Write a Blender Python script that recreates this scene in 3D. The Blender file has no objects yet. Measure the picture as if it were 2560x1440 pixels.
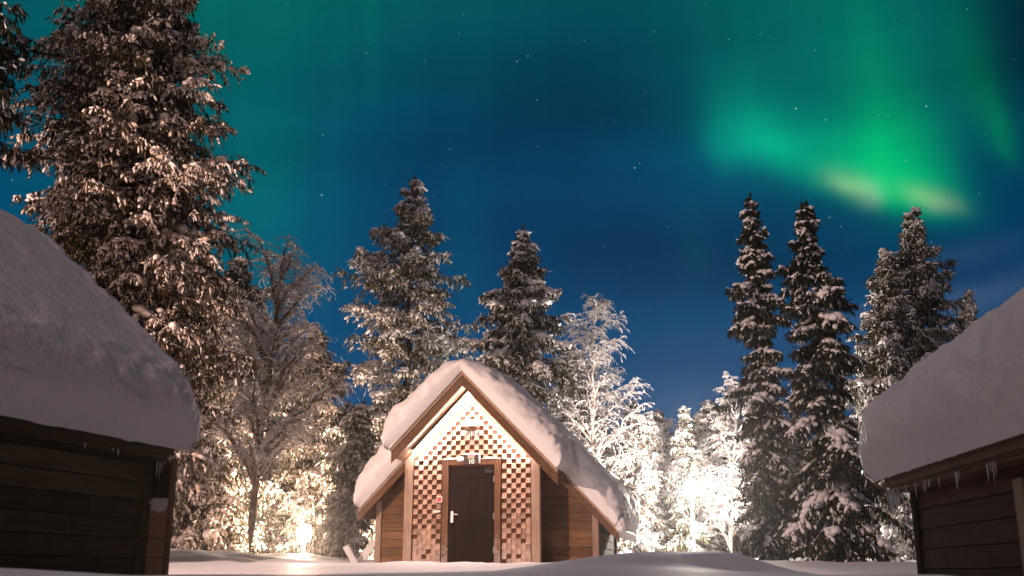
import bpy, math, random
import numpy as np
from mathutils import Vector, Matrix, noise

# ------------------------------------------------------------------ scene, camera, sky, lights
S = bpy.context.scene
COL = S.collection
S.render.engine = 'CYCLES'
S.cycles.use_denoising = True
S.cycles.max_bounces = 5
S.cycles.diffuse_bounces = 3
S.cycles.glossy_bounces = 2
S.cycles.transmission_bounces = 3
S.cycles.transparent_max_bounces = 4
S.cycles.caustics_reflective = False
S.cycles.caustics_refractive = False
S.cycles.sample_clamp_indirect = 4.0
S.view_settings.view_transform = 'Standard'
S.view_settings.look = 'None'
S.view_settings.exposure = 0.32
S.view_settings.gamma = 1.0

F = 2600.0                      # focal length in photograph pixels (2560 wide)
TH = math.atan(715 / F)         # the lens looks up by about 15 degrees
CT, ST = math.cos(TH), math.sin(TH)

cam_d = bpy.data.cameras.new('camera')
cam_d.sensor_width = 36.0
cam_d.lens = 36.0 * F / 2560
cam_d.clip_start = 0.05
cam_d.clip_end = 2000
cam_d.dof.use_dof = True
cam_d.dof.focus_distance = 24.0
cam_d.dof.aperture_fstop = 2.4
cam = bpy.data.objects.new('camera', cam_d)
COL.objects.link(cam)
cam.rotation_euler = (math.pi / 2 + TH, 0, 0)
S.camera = cam


def ray(px, py):
    a, b = (px - 1280) / F, (720 - py) / F
    return Vector((a, CT - b * ST, ST + b * CT))


def P(px, py, Y):
    d = ray(px, py)
    return d * (Y / d.y)


def azel(px, py):
    d = ray(px, py).normalized()
    return math.atan2(d.x, d.y), math.asin(d.z)


class NT:
    """tiny helper to write shader maths"""
    def __init__(s, tree):
        s.t = tree
        tree.nodes.clear()

    def n(s, typ, **kw):
        nd = s.t.nodes.new(typ)
        for k, v in kw.items():
            setattr(nd, k, v)
        return nd

    def put(s, sock, v):
        if hasattr(v, 'is_output') or isinstance(v, bpy.types.NodeSocket):
            s.t.links.new(v, sock)
        else:
            sock.default_value = v

    def m(s, op, a, b=0.0, c=0.0, clamp=False):
        nd = s.n('ShaderNodeMath', operation=op, use_clamp=clamp)
        for i, v in enumerate((a, b, c)):
            if i < len(nd.inputs):
                s.put(nd.inputs[i], v)
        return nd.outputs[0]

    def ss(s, x, lo, hi, a=0.0, b=1.0):
        nd = s.n('ShaderNodeMapRange', interpolation_type='SMOOTHSTEP')
        s.put(nd.inputs[0], x)
        nd.inputs[1].default_value, nd.inputs[2].default_value = lo, hi
        nd.inputs[3].default_value, nd.inputs[4].default_value = a, b
        return nd.outputs[0]

    def ramp(s, x, stops):
        nd = s.n('ShaderNodeValToRGB')
        e = nd.color_ramp.elements
        e[0].position, e[0].color = stops[0][0], (*stops[0][1], 1)
        e[1].position, e[1].color = stops[-1][0], (*stops[-1][1], 1)
        for p, c in stops[1:-1]:
            k = e.new(p)
            k.color = (*c, 1)
        s.put(nd.inputs[0], x)
        return nd.outputs[0]

    def mix(s, f, a, b, mode='MIX'):
        nd = s.n('ShaderNodeMix', data_type='RGBA', blend_type=mode)
        s.put(nd.inputs[0], f)
        for i, v in ((6, a), (7, b)):
            s.put(nd.inputs[i], (*v, 1) if isinstance(v, tuple) and len(v) == 3 else v)
        return nd.outputs[2]

    def noise(s, vec, scale, detail=3.0, rough=0.55, dim='3D'):
        nd = s.n('ShaderNodeTexNoise', noise_dimensions=dim)
        if vec is not None:
            s.put(nd.inputs['Vector'], vec)
        nd.inputs['Scale'].default_value = scale
        nd.inputs['Detail'].default_value = detail
        nd.inputs['Roughness'].default_value = rough
        return nd.outputs[0]

    def mapped(s, vec, scale=(1, 1, 1), rot=(0, 0, 0)):
        nd = s.n('ShaderNodeMapping')
        s.put(nd.inputs[0], vec)
        nd.inputs['Rotation'].default_value = rot
        nd.inputs['Scale'].default_value = scale
        return nd.outputs[0]


def build_world():
    w = bpy.data.worlds.new('World')
    S.world = w
    w.use_nodes = True
    N = NT(w.node_tree)
    tc = N.n('ShaderNodeTexCoord')
    D = tc.outputs['Generated']
    sep = N.n('ShaderNodeSeparateXYZ')
    N.put(sep.inputs[0], D)
    u = N.m('ARCTAN2', sep.outputs[0], sep.outputs[1])
    v = N.m('ARCSINE', sep.outputs[2])
    # soft streaky wobble of the directions so that nothing has a clean outline
    wob = N.noise(N.mapped(D, (1, 1, 1)), 5.0, 4.0, 0.5)
    wob2 = N.noise(N.mapped(D, (9, 9, 1.1)), 2.2, 3.0, 0.5)
    ub = N.m('ADD', u, N.m('MULTIPLY', N.m('SUBTRACT', wob, 0.5), 0.05))
    vb = N.m('ADD', v, N.m('MULTIPLY', N.m('SUBTRACT', wob2, 0.5), 0.016))

    def blob(px, py, sx, su, sd, k=0.0, power=1.0):
        u0, v0 = azel(px, py)
        du = N.m('SUBTRACT', ub, u0)
        dv = N.m('SUBTRACT', vb, v0)
        if k:
            dv = N.m('SUBTRACT', dv, N.m('MULTIPLY', du, k))
        up = N.m('DIVIDE', N.m('MAXIMUM', dv, 0.0), su / F)
        dn = N.m('DIVIDE', N.m('MAXIMUM', N.m('MULTIPLY', dv, -1.0), 0.0), sd / F)
        d = N.m('ADD', up, dn)
        e = N.m('DIVIDE', du, sx / F)
        q = N.m('ADD', N.m('MULTIPLY', d, d), N.m('MULTIPLY', e, e))
        return N.m('EXPONENT', N.m('MULTIPLY', q, -power))

    def add(base, f, col):
        return N.mix(f, base, col, 'ADD')

    el = N.m('DIVIDE', v, math.radians(40), clamp=True)
    base = N.ramp(el, [(0.0, (0.0004, 0.070, 0.200)), (0.25, (0.0003, 0.066, 0.185)), (0.45, (0.0004, 0.054, 0.150)),
                       (0.58, (0.0004, 0.056, 0.130)), (0.7, (0.0005, 0.064, 0.112)), (0.8, (0.001, 0.074, 0.100)), (1.0, (0.002, 0.09, 0.09))])
    # darker bands and the dim right side
    for (px, py, sx, su, sd, k, a) in ((1480, 230, 420, 190, 170, 0.1, 0.42), (1560, 620, 520, 120, 150, -0.1, 0.30),
                                       (2620, 60, 210, 900, 300, 0.0, 0.85), (2560, 760, 330, 330, 250, 0, 0.30),
                                       (1150, 330, 300, 60, 90, 0.12, 0.18), (1900, 640, 600, 130, 120, 0, 0.28),
                                       (1000, 560, 90, 220, 260, 0, 0.10)):
        base = N.mix(N.m('MULTIPLY', blob(px, py, sx, su, sd, k), a), base, (0.0, 0.006, 0.022))
    # broad green veil
    for (px, py, sx, su, sd, k, col) in (
            (560, 40, 420, 500, 330, 0, (0.0, 0.026, 0.006)), (830, -20, 700, 400, 190, 0, (0.0, 0.016, 0.0)),
            (610, 600, 230, 300, 200, 0, (0.0, 0.040, 0.010)), (330, 250, 380, 500, 500, 0, (0.0, 0.030, 0.0)),
            (925, 60, 26, 300, 160, 0, (0.0, 0.014, 0.004)), (830, 125, 60, 25, 25, 0.5, (0.0, 0.012, 0.002)),
            (1160, 640, 40, 200, 160, 0, (0.0, 0.014, 0.006)), (640, 500, 120, 400, 200, 0.0, (0.0, 0.016, 0.004)),
            (2080, 140, 330, 520, 290, -0.1, (0.0, 0.070, 0.010)),
            (1905, 355, 105, 120, 62, -0.22, (0.0, 0.175, 0.072)), (1960, 365, 70, 70, 42, -0.4, (0.0, 0.10, 0.030)),
            (1840, 345, 62, 120, 85, 0.0, (0.0, 0.085, 0.040)),
            (2140, 450, 150, 120, 50, -0.34, (0.0, 0.250, 0.050)), (2235, 478, 110, 210, 46, -0.28, (0.0, 0.210, 0.010)),
            (2195, 330, 85, 260, 150, -0.1, (0.0, 0.075, 0.0)), (2330, 300, 80, 260, 190, -0.2, (0.0, 0.035, 0.0)),
            (2310, 512, 75, 120, 36, -0.34, (0.0, 0.130, 0.035)),
            (2118, 462, 46, 32, 26, -0.35, (0.17, 0.11, 0.05)), (2165, 492, 32, 40, 26, 0.0, (0.10, 0.05, 0.075)),
            (2312, 496, 56, 26, 22, -0.40, (0.15, 0.09, 0.04)), (2350, 522, 32, 20, 16, -0.2, (0.06, 0.02, 0.03)),
            (2460, 280, 60, 230, 90, -1.0, (0.0, 0.065, 0.0)), (2505, 375, 26, 110, 24, -0.8, (0.0, 0.06, 0.0)),
            (2400, 640, 150, 30, 40, 0.12, (0.012, 0.014, 0.03)), (2260, 790, 240, 40, 50, 0.1, (0.030, 0.034, 0.045)), (2480, 720, 130, 30, 40, 0.2, (0.02, 0.02, 0.035)),
            (1730, 640, 40, 300, 80, 0, (0.0, 0.012, 0.008)), (2020, 1000, 300, 140, 200, 0, (0.008, 0.006, 0.01))):
        base = add(base, blob(px, py, sx, su, sd, k), col)
    # thin drifting cloud
    cl = N.noise(N.mapped(D, (2.0, 1.0, 14.0), (0, 0.12, 0)), 2.0, 4.0, 0.55)
    base = N.mix(1.0, base, N.ramp(cl, [(0.28, (0.87, 0.89, 0.91)), (0.72, (1.12, 1.10, 1.08))]), 'MULTIPLY')
    ray = N.n('ShaderNodeCombineXYZ')
    N.put(ray.inputs[0], N.m('MULTIPLY', u, 34.0))
    N.put(ray.inputs[1], N.m('MULTIPLY', v, 1.6))
    rn = N.noise(ray.outputs[0], 1.0, 3.0, 0.6)
    base = N.mix(N.ss(v, 0.10, 0.30, 0.3, 1.0), base, N.mix(1.0, base, N.ramp(rn, [(0.25, (1.0, 0.91, 0.95)), (0.75, (1.0, 1.09, 1.04))]), 'MULTIPLY'))
    # stars
    def stars(scale, r, thr, col, base):
        vo = N.n('ShaderNodeTexVoronoi', feature='F1')
        N.put(vo.inputs['Vector'], D)
        vo.inputs['Scale'].default_value = scale
        near = N.m('LESS_THAN', vo.outputs['Distance'], r)
        cs = N.n('ShaderNodeSeparateColor')
        N.put(cs.inputs[0], vo.outputs['Color'])
        few = N.m('GREATER_THAN', cs.outputs[0], thr)
        amp = N.m('MULTIPLY', N.m('MULTIPLY', near, few), N.m('POWER', cs.outputs[1], 2.5))
        return add(base, amp, col)
    base = stars(64, 0.042, 0.22, (0.40, 0.52, 0.60), base)
    base = stars(112, 0.065, 0.35, (0.22, 0.30, 0.33), base)
    base = stars(24, 0.025, 0.82, (1.3, 1.5, 1.6), base)
    # away from the display the night sky is dim and faintly violet
    fr = N.m('MULTIPLY', N.ss(N.m('ABSOLUTE', u), 0.62, 1.05, 1.0, 0.0), N.ss(v, 0.60, 0.95, 1.0, 0.0))
    base = N.mix(fr, (0.030, 0.026, 0.040), base)
    bg = N.n('ShaderNodeBackground')
    N.put(bg.inputs[0], base)
    bg.inputs[1].default_value = 0.80
    out = N.n('ShaderNodeOutputWorld')
    N.put(out.inputs[0], bg.outputs[0])
    w.cycles.sampling_method = 'MANUAL'
    w.cycles.sample_map_resolution = 512


build_world()


def lamp(name, loc, watts, colour, radius):
    d = bpy.data.lights.new(name, 'POINT')
    d.energy, d.color, d.shadow_soft_size = watts, colour, radius
    o = bpy.data.objects.new(name, d)
    o.location = loc
    COL.objects.link(o)
    return o


# the village lamp standing beyond the left cabin, out of the frame, then two added fill lights
lamp('village_lamp_light', (-13.0, 8.7, 4.2), 8800, (1.0, 0.67, 0.53), 0.25)
lamp('front_fill_light', (-1.5, -15.0, 3.2), 800, (1.0, 0.66, 0.48), 1.3)  # added general fill from behind the camera, for screen and trees
md = bpy.data.lights.new('fill_sun', 'SUN')  # added pinkish fill for roofs and snow; no moon is known
md.energy, md.color, md.angle = 0.42, (1.0, 0.77, 0.78), math.radians(3.0)
fill_sun = bpy.data.objects.new('fill_sun', md)
COL.objects.link(fill_sun)
fill_sun.rotation_euler = Vector((0.30, 0.62, -0.72)).to_track_quat('-Z', 'Y').to_euler()

# ------------------------------------------------------------------ materials
def new_mat(name, rough=0.8, spec=0.2):
    m = bpy.data.materials.new(name)
    m.use_nodes = True
    N = NT(m.node_tree)
    b = N.n('ShaderNodeBsdfPrincipled')
    b.inputs['Roughness'].default_value = rough
    b.inputs['Specular IOR Level'].default_value = spec
    o = N.n('ShaderNodeOutputMaterial')
    N.put(o.inputs[0], b.outputs[0])
    return m, N, b


def bump(N, b, h, strength, dist=0.02):
    n = N.n('ShaderNodeBump')
    n.inputs['Strength'].default_value = strength
    n.inputs['Distance'].default_value = dist
    N.put(n.inputs['Height'], h)
    N.put(b.inputs['Normal'], n.outputs[0])


def m_snow(name, col=(0.80, 0.79, 0.80), grain=60, lump=5.0, strength=0.5, dist=0.03):
    m, N, b = new_mat(name, 0.65, 0.25)
    g = N.n('ShaderNodeNewGeometry').outputs['Position']
    a = N.noise(g, lump, 4, 0.6)
    c = N.noise(g, grain, 2, 0.6)
    h = N.m('ADD', a, N.m('MULTIPLY', c, 0.18))
    bump(N, b, h, strength, dist)
    N.put(b.inputs['Base Color'], N.mix(a, tuple(x * 0.93 for x in col), col))
    return m


def m_wood(name, dark, light, axis=(1.2, 14, 14), frost=0.0, rough=0.75, island=True):
    """grain runs along local x by default"""
    m, N, b = new_mat(name, rough, 0.15)
    tc = N.n('ShaderNodeTexCoord').outputs['Object']
    g1 = N.noise(N.mapped(tc, axis), 2.2, 5, 0.65)
    g2 = N.noise(tc, 1.7, 3, 0.6)
    f = N.m('ADD', N.m('MULTIPLY', g1, 0.75), N.m('MULTIPLY', g2, 0.35))
    col = N.ramp(f, [(0.32, dark), (0.75, light)])
    if island:
        r = N.n('ShaderNodeNewGeometry').outputs['Random Per Island']
        col = N.mix(1.0, col, N.ramp(r, [(0, (0.66, 0.66, 0.66)), (1, (1.25, 1.2, 1.15))]), 'MULTIPLY')
    if frost:  # pale patches towards the foot put lit shingles into the colour
        sp = N.n('ShaderNodeSeparateXYZ')
        N.put(sp.inputs[0], tc)
        low = N.ss(sp.outputs[2], 0.15, 1.25, 0.62, 0.36)
        fn = N.noise(tc, 15.0, 5, 0.75)
        mask = N.ss(N.m('SUBTRACT', fn, N.m('SUBTRACT', 1.0, low)), 0.0, 0.10)
        col = N.mix(N.m('MULTIPLY', mask, frost), col, (0.62, 0.60, 0.60))
    N.put(b.inputs['Base Color'], col)
    bump(N, b, g1, 0.35, 0.01)
    return m


def m_plain(name, col, rough=0.6, spec=0.3, metal=0.0, var=0.25):
    m, N, b = new_mat(name, rough, spec)
    tc = N.n('ShaderNodeTexCoord').outputs['Object']
    n = N.noise(tc, 14, 4, 0.6)
    N.put(b.inputs['Base Color'], N.mix(n, tuple(c * (1 - var) for c in col), tuple(min(1, c * (1 + var)) for c in col)))
    b.inputs['Metallic'].default_value = metal
    return m


def m_glow(name, col, strength):
    m, N, b = new_mat(name)
    b.inputs['Base Color'].default_value = (*col, 1)
    b.inputs['Emission Color'].default_value = (*col, 1)
    b.inputs['Emission Strength'].default_value = strength
    return m


def m_needles(name, g_dark, g_light, frost, fcol=(0.55, 0.52, 0.50)):
    m, N, b = new_mat(name, 0.8, 0.1)
    ge = N.n('ShaderNodeNewGeometry')
    pos = ge.outputs['Position']
    r = ge.outputs['Random Per Island']
    c1 = N.mix(N.noise(pos, 1.3, 3, 0.6), g_dark, g_light)
    # rime lies in clumps: most of a clump's twigs are white, with brown and green twigs between
    cl = N.noise(pos, 2.3, 3, 0.65)
    k = N.m('ADD', N.m('MULTIPLY', r, 0.55), N.m('MULTIPLY', cl, 0.55))
    mask = N.ss(k, 0.80 - frost * 0.55, 0.92 - frost * 0.45)
    tip = N.noise(pos, 17.0, 2, 0.6)
    mask = N.m('MULTIPLY', mask, N.ss(tip, 0.30, 0.62, 0.25, 1.0))
    N.put(b.inputs['Base Color'], N.mix(mask, c1, fcol))
    return m


def m_bark(name, dark, light, snow=0.0, up=0.35):
    m, N, b = new_mat(name, 0.9, 0.1)
    ge = N.n('ShaderNodeNewGeometry')
    pos = ge.outputs['Position']
    n1 = N.noise(N.mapped(pos, (9, 9, 2)), 2.0, 4, 0.65)
    col = N.ramp(n1, [(0.3, dark), (0.7, light)])
    if snow:
        sp = N.n('ShaderNodeSeparateXYZ')
        N.put(sp.inputs[0], ge.outputs['Normal'])
        k = N.m('ADD', sp.outputs[2], N.m('MULTIPLY', N.m('SUBTRACT', N.noise(pos, 3.5, 3, 0.6), 0.5), 1.6))
        col = N.mix(N.m('MULTIPLY', N.ss(k, up - 0.3, up + 0.2), snow), col, (0.72, 0.70, 0.70))
    N.put(b.inputs['Base Color'], col)
    bump(N, b, n1, 0.4, 0.02)
    return m


M = dict(
    ground=m_snow('drifted_snow', (0.80, 0.79, 0.82), 70, 2.2, 0.35, 0.03),
    roofsnow=m_snow('roof_snow', (0.80, 0.78, 0.78), 45, 4.5, 0.42, 0.06),
    softsnow=m_snow('settled_roof_snow', (0.82, 0.78, 0.79), 30, 4.0, 0.75, 0.07),
    twigsnow=m_needles('snow_on_brown_twigs', (0.44, 0.35, 0.28), (0.60, 0.50, 0.43), 0.72, (0.78, 0.73, 0.71)),
    treesnow=m_snow('snow_on_branches', (0.74, 0.72, 0.73), 25, 7.0, 0.3, 0.03),
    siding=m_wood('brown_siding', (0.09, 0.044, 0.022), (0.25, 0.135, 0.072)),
    siding_dark=m_wood('dark_greenish_siding', (0.050, 0.040, 0.022), (0.135, 0.105, 0.060), (14, 1.2, 14)),  # darker, greener boards than the brown siding
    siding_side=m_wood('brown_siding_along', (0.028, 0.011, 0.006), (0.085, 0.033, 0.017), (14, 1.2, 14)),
    shingle=m_wood('cedar_shingle', (0.25, 0.145, 0.10), (0.60, 0.41, 0.32), (14, 14, 2.0), 0.22),
    lining=m_plain('dark_lining', (0.03, 0.016, 0.010), 0.9, 0.1),
    backing=m_plain('shingle_backing', (0.115, 0.052, 0.033), 0.9, 0.1),  # darker than the shingles: shade of the gaps put into the colour
    trim=m_wood('brown_trim', (0.22, 0.14, 0.10), (0.46, 0.33, 0.25), (14, 14, 1.2), 0.0, 0.7, False),
    rake=m_wood('rake_board', (0.075, 0.035, 0.018), (0.18, 0.092, 0.050), (6, 6, 6), 0, 0.7, False),
    soffit=m_wood('soffit_board', (0.26, 0.15, 0.085), (0.48, 0.31, 0.19), (10, 1.0, 10), 0, 0.7, False),
    door=m_wood('dark_door', (0.004, 0.002, 0.0012), (0.020, 0.010, 0.0055), (14, 14, 1.1), 0, 0.8, False),
    frame=m_wood('door_frame', (0.075, 0.034, 0.017), (0.20, 0.10, 0.055), (14, 14, 1.2), 0.25, 0.6, False),
    steel=m_plain('brushed_steel', (0.62, 0.60, 0.57), 0.35, 0.5, 0.9, 0.1),
    dark=m_plain('dark_painted_metal', (0.03, 0.025, 0.03), 0.5, 0.3),
    galv=m_plain('galvanised_post', (0.42, 0.40, 0.38), 0.5, 0.4, 0.2),
    red=m_plain('red_enamel', (0.55, 0.035, 0.02), 0.4, 0.4),
    white=m_plain('white_plastic', (0.75, 0.74, 0.74), 0.45, 0.4, 0, 0.05),
    cream=m_plain('cream_lettering', (0.85, 0.78, 0.66), 0.6, 0.2, 0, 0.04),
    plate=m_plain('dark_plate', (0.035, 0.016, 0.016), 0.4, 0.4),
    ice=m_snow('ice', (0.72, 0.74, 0.78), 20, 9.0, 0.2, 0.01),
    strip=m_glow('warm_strip', (1.0, 0.80, 0.72), 330.0),
    bulb=m_glow('street_bulb', (1.0, 0.93, 0.84), 60.0),
    bulb_low=m_glow('path_bulb', (1.0, 0.78, 0.56), 45.0),
    n_warm=m_needles('frosted_brown_needles', (0.020, 0.019, 0.008), (0.070, 0.056, 0.022), 0.22, (0.36, 0.25, 0.17)),
    n_mid=m_needles('frosted_green_needles', (0.028, 0.032, 0.014), (0.095, 0.090, 0.040), 0.34, (0.52, 0.49, 0.42)),
    n_olive=m_needles('frosted_olive_needles', (0.045, 0.045, 0.018), (0.15, 0.14, 0.06), 0.40, (0.62, 0.57, 0.46)),
    n_dark=m_needles('dark_green_needles', (0.012, 0.015, 0.008), (0.045, 0.045, 0.020), 0.08, (0.40, 0.38, 0.36)),
    n_rime=m_needles('rimed_needles', (0.06, 0.05, 0.025), (0.16, 0.13, 0.07), 0.62, (0.66, 0.63, 0.60)),
    bark=m_bark('spruce_bark', (0.030, 0.018, 0.012), (0.12, 0.070, 0.042), 0.75, 0.75),
    birchbark=m_bark('snowy_birch_bark', (0.07, 0.045, 0.035), (0.22, 0.165, 0.13), 0.95, 0.30),
    rimetwig=m_bark('rimed_birch_twig', (0.26, 0.20, 0.16), (0.62, 0.56, 0.52), 0.95, 0.10),
    trunklit=m_bark('bare_brown_trunk', (0.09, 0.048, 0.024), (0.24, 0.13, 0.068), 0.3, 1.0),
)

# ------------------------------------------------------------------ object helpers
def mesh_np(name, parts, mat, parent=None, smooth=True):
    """parts: list of (verts Nx3, faces MxK) ; one mesh object"""
    V, LI, LT, off = [], [], [], 0
    for v, f in parts:
        if len(v) == 0 or len(f) == 0:
            continue
        V.append(np.asarray(v, np.float32))
        f = np.asarray(f, np.int64)
        LI.append((f + off).ravel())
        LT.append(np.full(len(f), f.shape[1], np.int32))
        off += len(v)
    V = np.concatenate(V)
    LI = np.concatenate(LI).astype(np.int32)
    LT = np.concatenate(LT)
    me = bpy.data.meshes.new(name)
    me.vertices.add(len(V))
    me.vertices.foreach_set('co', V.ravel())
    me.loops.add(len(LI))
    me.loops.foreach_set('vertex_index', LI)
    me.polygons.add(len(LT))
    st = np.zeros(len(LT), np.int32)
    st[1:] = np.cumsum(LT)[:-1]
    me.polygons.foreach_set('loop_start', st)
    me.polygons.foreach_set('loop_total', LT)
    me.polygons.foreach_set('use_smooth', np.full(len(LT), smooth, bool))
    me.update(calc_edges=True)
    me.validate()
    me.materials.append(mat)
    o = bpy.data.objects.new(name, me)
    COL.objects.link(o)
    if parent is not None:
        o.parent = parent
    return o


def thing(name, label, cat, loc=(0, 0, 0), rz=0.0, group=None):
    o = bpy.data.objects.new(name, None)
    o.empty_display_size = 0.3
    COL.objects.link(o)
    o.location = loc
    o.rotation_euler = (0, 0, rz)
    o['label'], o['category'] = label, cat
    if group:
        o['group'] = group
    return o


class MB:
    """collects simple solids as verts and faces"""
    def __init__(s):
        s.v, s.f = [], []

    def add(s, vs, fs):
        n = len(s.v)
        s.v += [tuple(v) for v in vs]
        s.f += [tuple(i + n for i in f) for f in fs]

    def box(s, x0, x1, y0, y1, z0, z1):
        s.add([(x0, y0, z0), (x1, y0, z0), (x1, y1, z0), (x0, y1, z0), (x0, y0, z1), (x1, y0, z1), (x1, y1, z1), (x0, y1, z1)],
              [(0, 3, 2, 1), (4, 5, 6, 7), (0, 1, 5, 4), (1, 2, 6, 5), (2, 3, 7, 6), (3, 0, 4, 7)])

    def hexa(s, pts):
        s.add(pts, [(0, 3, 2, 1), (4, 5, 6, 7), (0, 1, 5, 4), (1, 2, 6, 5), (2, 3, 7, 6), (3, 0, 4, 7)])

    def prism_y(s, poly, y0, y1):
        """polygon of (x, z), counter-clockwise seen from -y, pulled from y0 (near) to y1"""
        n = len(poly)
        s.add([(x, y0, z) for x, z in poly] + [(x, y1, z) for x, z in poly],
              [tuple(range(n)), tuple(range(2 * n - 1, n - 1, -1))] + [(i, n + i, n + (i + 1) % n, (i + 1) % n) for i in range(n)])

    def beam(s, a, b, w, h, up=(0, 0, 1)):
        a, b = Vector(a), Vector(b)
        t = (b - a).normalized()
        side = t.cross(Vector(up)).normalized()
        u = side.cross(t)
        q = [(-w / 2, -h / 2), (w / 2, -h / 2), (w / 2, h / 2), (-w / 2, h / 2)]
        s.hexa([a + side * i + u * j for i, j in q] + [b + side * i + u * j for i, j in q])

    def tube(s, pts, rad, n=8):
        pts = [Vector(p) for p in pts]
        rad = rad if isinstance(rad, (list, tuple)) else [rad] * len(pts)
        vs = []
        for i, p in enumerate(pts):
            t = (pts[min(i + 1, len(pts) - 1)] - pts[max(i - 1, 0)]).normalized()
            ref = Vector((1, 0, 0)) if abs(t.z) > 0.8 else Vector((0, 0, 1))
            a = t.cross(ref).normalized()
            b = t.cross(a)
            vs += [p + (a * math.cos(k * 2 * math.pi / n) + b * math.sin(k * 2 * math.pi / n)) * rad[i] for k in range(n)]
        fs = [tuple(range(n)), tuple(range(len(vs) - 1, len(vs) - 1 - n, -1))]
        for i in range(len(pts) - 1):
            for k in range(n):
                fs.append((i * n + k, (i + 1) * n + k, (i + 1) * n + (k + 1) % n, i * n + (k + 1) % n))
        s.add(vs, fs)

    def lathe(s, c, prof, n=16):
        c = Vector(c)
        vs = []
        for r, z in prof:
            vs += [c + Vector((r * math.cos(k * 2 * math.pi / n), r * math.sin(k * 2 * math.pi / n), z)) for k in range(n)]
        fs = [tuple(range(n - 1, -1, -1)), tuple(range(len(vs) - n, len(vs)))]
        for i in range(len(prof) - 1):
            for k in range(n):
                fs.append((i * n + k, i * n + (k + 1) % n, (i + 1) * n + (k + 1) % n, (i + 1) * n + k))
        s.add(vs, fs)

    def build(s, name, mat, parent=None, smooth=False, bevel=0.0):
        me = bpy.data.meshes.new(name)
        me.from_pydata([tuple(v) for v in s.v], [], s.f)
        me.update()
        if smooth:
            for p in me.polygons:
                p.use_smooth = True
        me.materials.append(mat)
        o = bpy.data.objects.new(name, me)
        COL.objects.link(o)
        if parent is not None:
            o.parent = parent
        if bevel:
            b = o.modifiers.new('bevel', 'BEVEL')
            b.width, b.segments, b.limit_method = bevel, 2, 'ANGLE'
        return o


# ------------------------------------------------------------------ ground
def sstep(x, a, b):
    t = min(1.0, max(0.0, (x - a) / (b - a)))
    return t * t * (3 - 2 * t)


def gauss(x, y, cx, cy, sx, sy):
    return math.exp(-((x - cx) / sx) ** 2 - ((y - cy) / sy) ** 2)


def gz(x, y):
    z = -0.40 + 0.30 * sstep(y, 1.5, 5.0)
    z += 0.20 * sstep(y, 14, 20.5) + 0.09 * sstep(y, 7, 9)
    z += 0.020 * max(0.0, y - 21)
    # the near drifts that hide the foot of everything
    near = 0.112 * gauss(x, y, 0.0, 6.8, 3.2, 1.3)
    near += 0.115 * gauss(x, y, -2.75, 5.3, 0.75, 1.1)
    near += 0.145 * gauss(x, y, 1.15, 8.6, 0.55, 1.2) + 0.145 * gauss(x, y, 1.78, 8.9, 0.42, 1.0) + 0.085 * gauss(x, y, 0.5, 8.2, 0.6, 1.2)
    near -= 0.05 * gauss(x, y, 0.1, 5.0, 0.35, 0.8)
    z += near
    # trodden rise on the left, between the cabins, and the bank under the lamp
    z += 0.26 * gauss(x, y, -7.8, 24, 2.2, 3.5) + 0.10 * gauss(x, y, -5.3, 26.5, 1.2, 2.5)
    n = noise.noise(Vector((x * 0.35, y * 0.35, 3.1))) * 0.05 + noise.noise(Vector((x * 1.1, y * 1.1, 7.7))) * 0.016
    n += noise.noise(Vector((x * 3.1, y * 3.1, 1.7))) * 0.006
    k = 0.25 + 0.75 * sstep(y, 9, 22)
    if y > 20:
        n += noise.noise(Vector((x * 0.9, y * 0.9, 13.0))) * 0.10 + noise.noise(Vector((x * 2.3, y * 2.3, 4.0))) * 0.05
    return z + n * k


def build_ground():
    rows = list(np.linspace(-30, 1.0, 16)) + list(np.geomspace(1.2, 45, 210)) + list(np.geomspace(46, 108, 16))
    us = np.linspace(-1, 1, 241)
    us = np.sign(us) * np.abs(us) ** 1.15
    v = []
    for y in rows:
        w = 9 + abs(y) * 0.92
        for u in us:
            v.append((u * w, y, gz(u * w, y)))
    n, m = len(rows), len(us)
    i = np.arange((n - 1) * m).reshape(n - 1, m)[:, :-1].ravel()
    f = np.stack([i, i + 1, i + m + 1, i + m], 1)
    o = mesh_np('snow_ground', [(np.array(v), f)], M['ground'])
    o['kind'] = 'structure'


build_ground()


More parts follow.
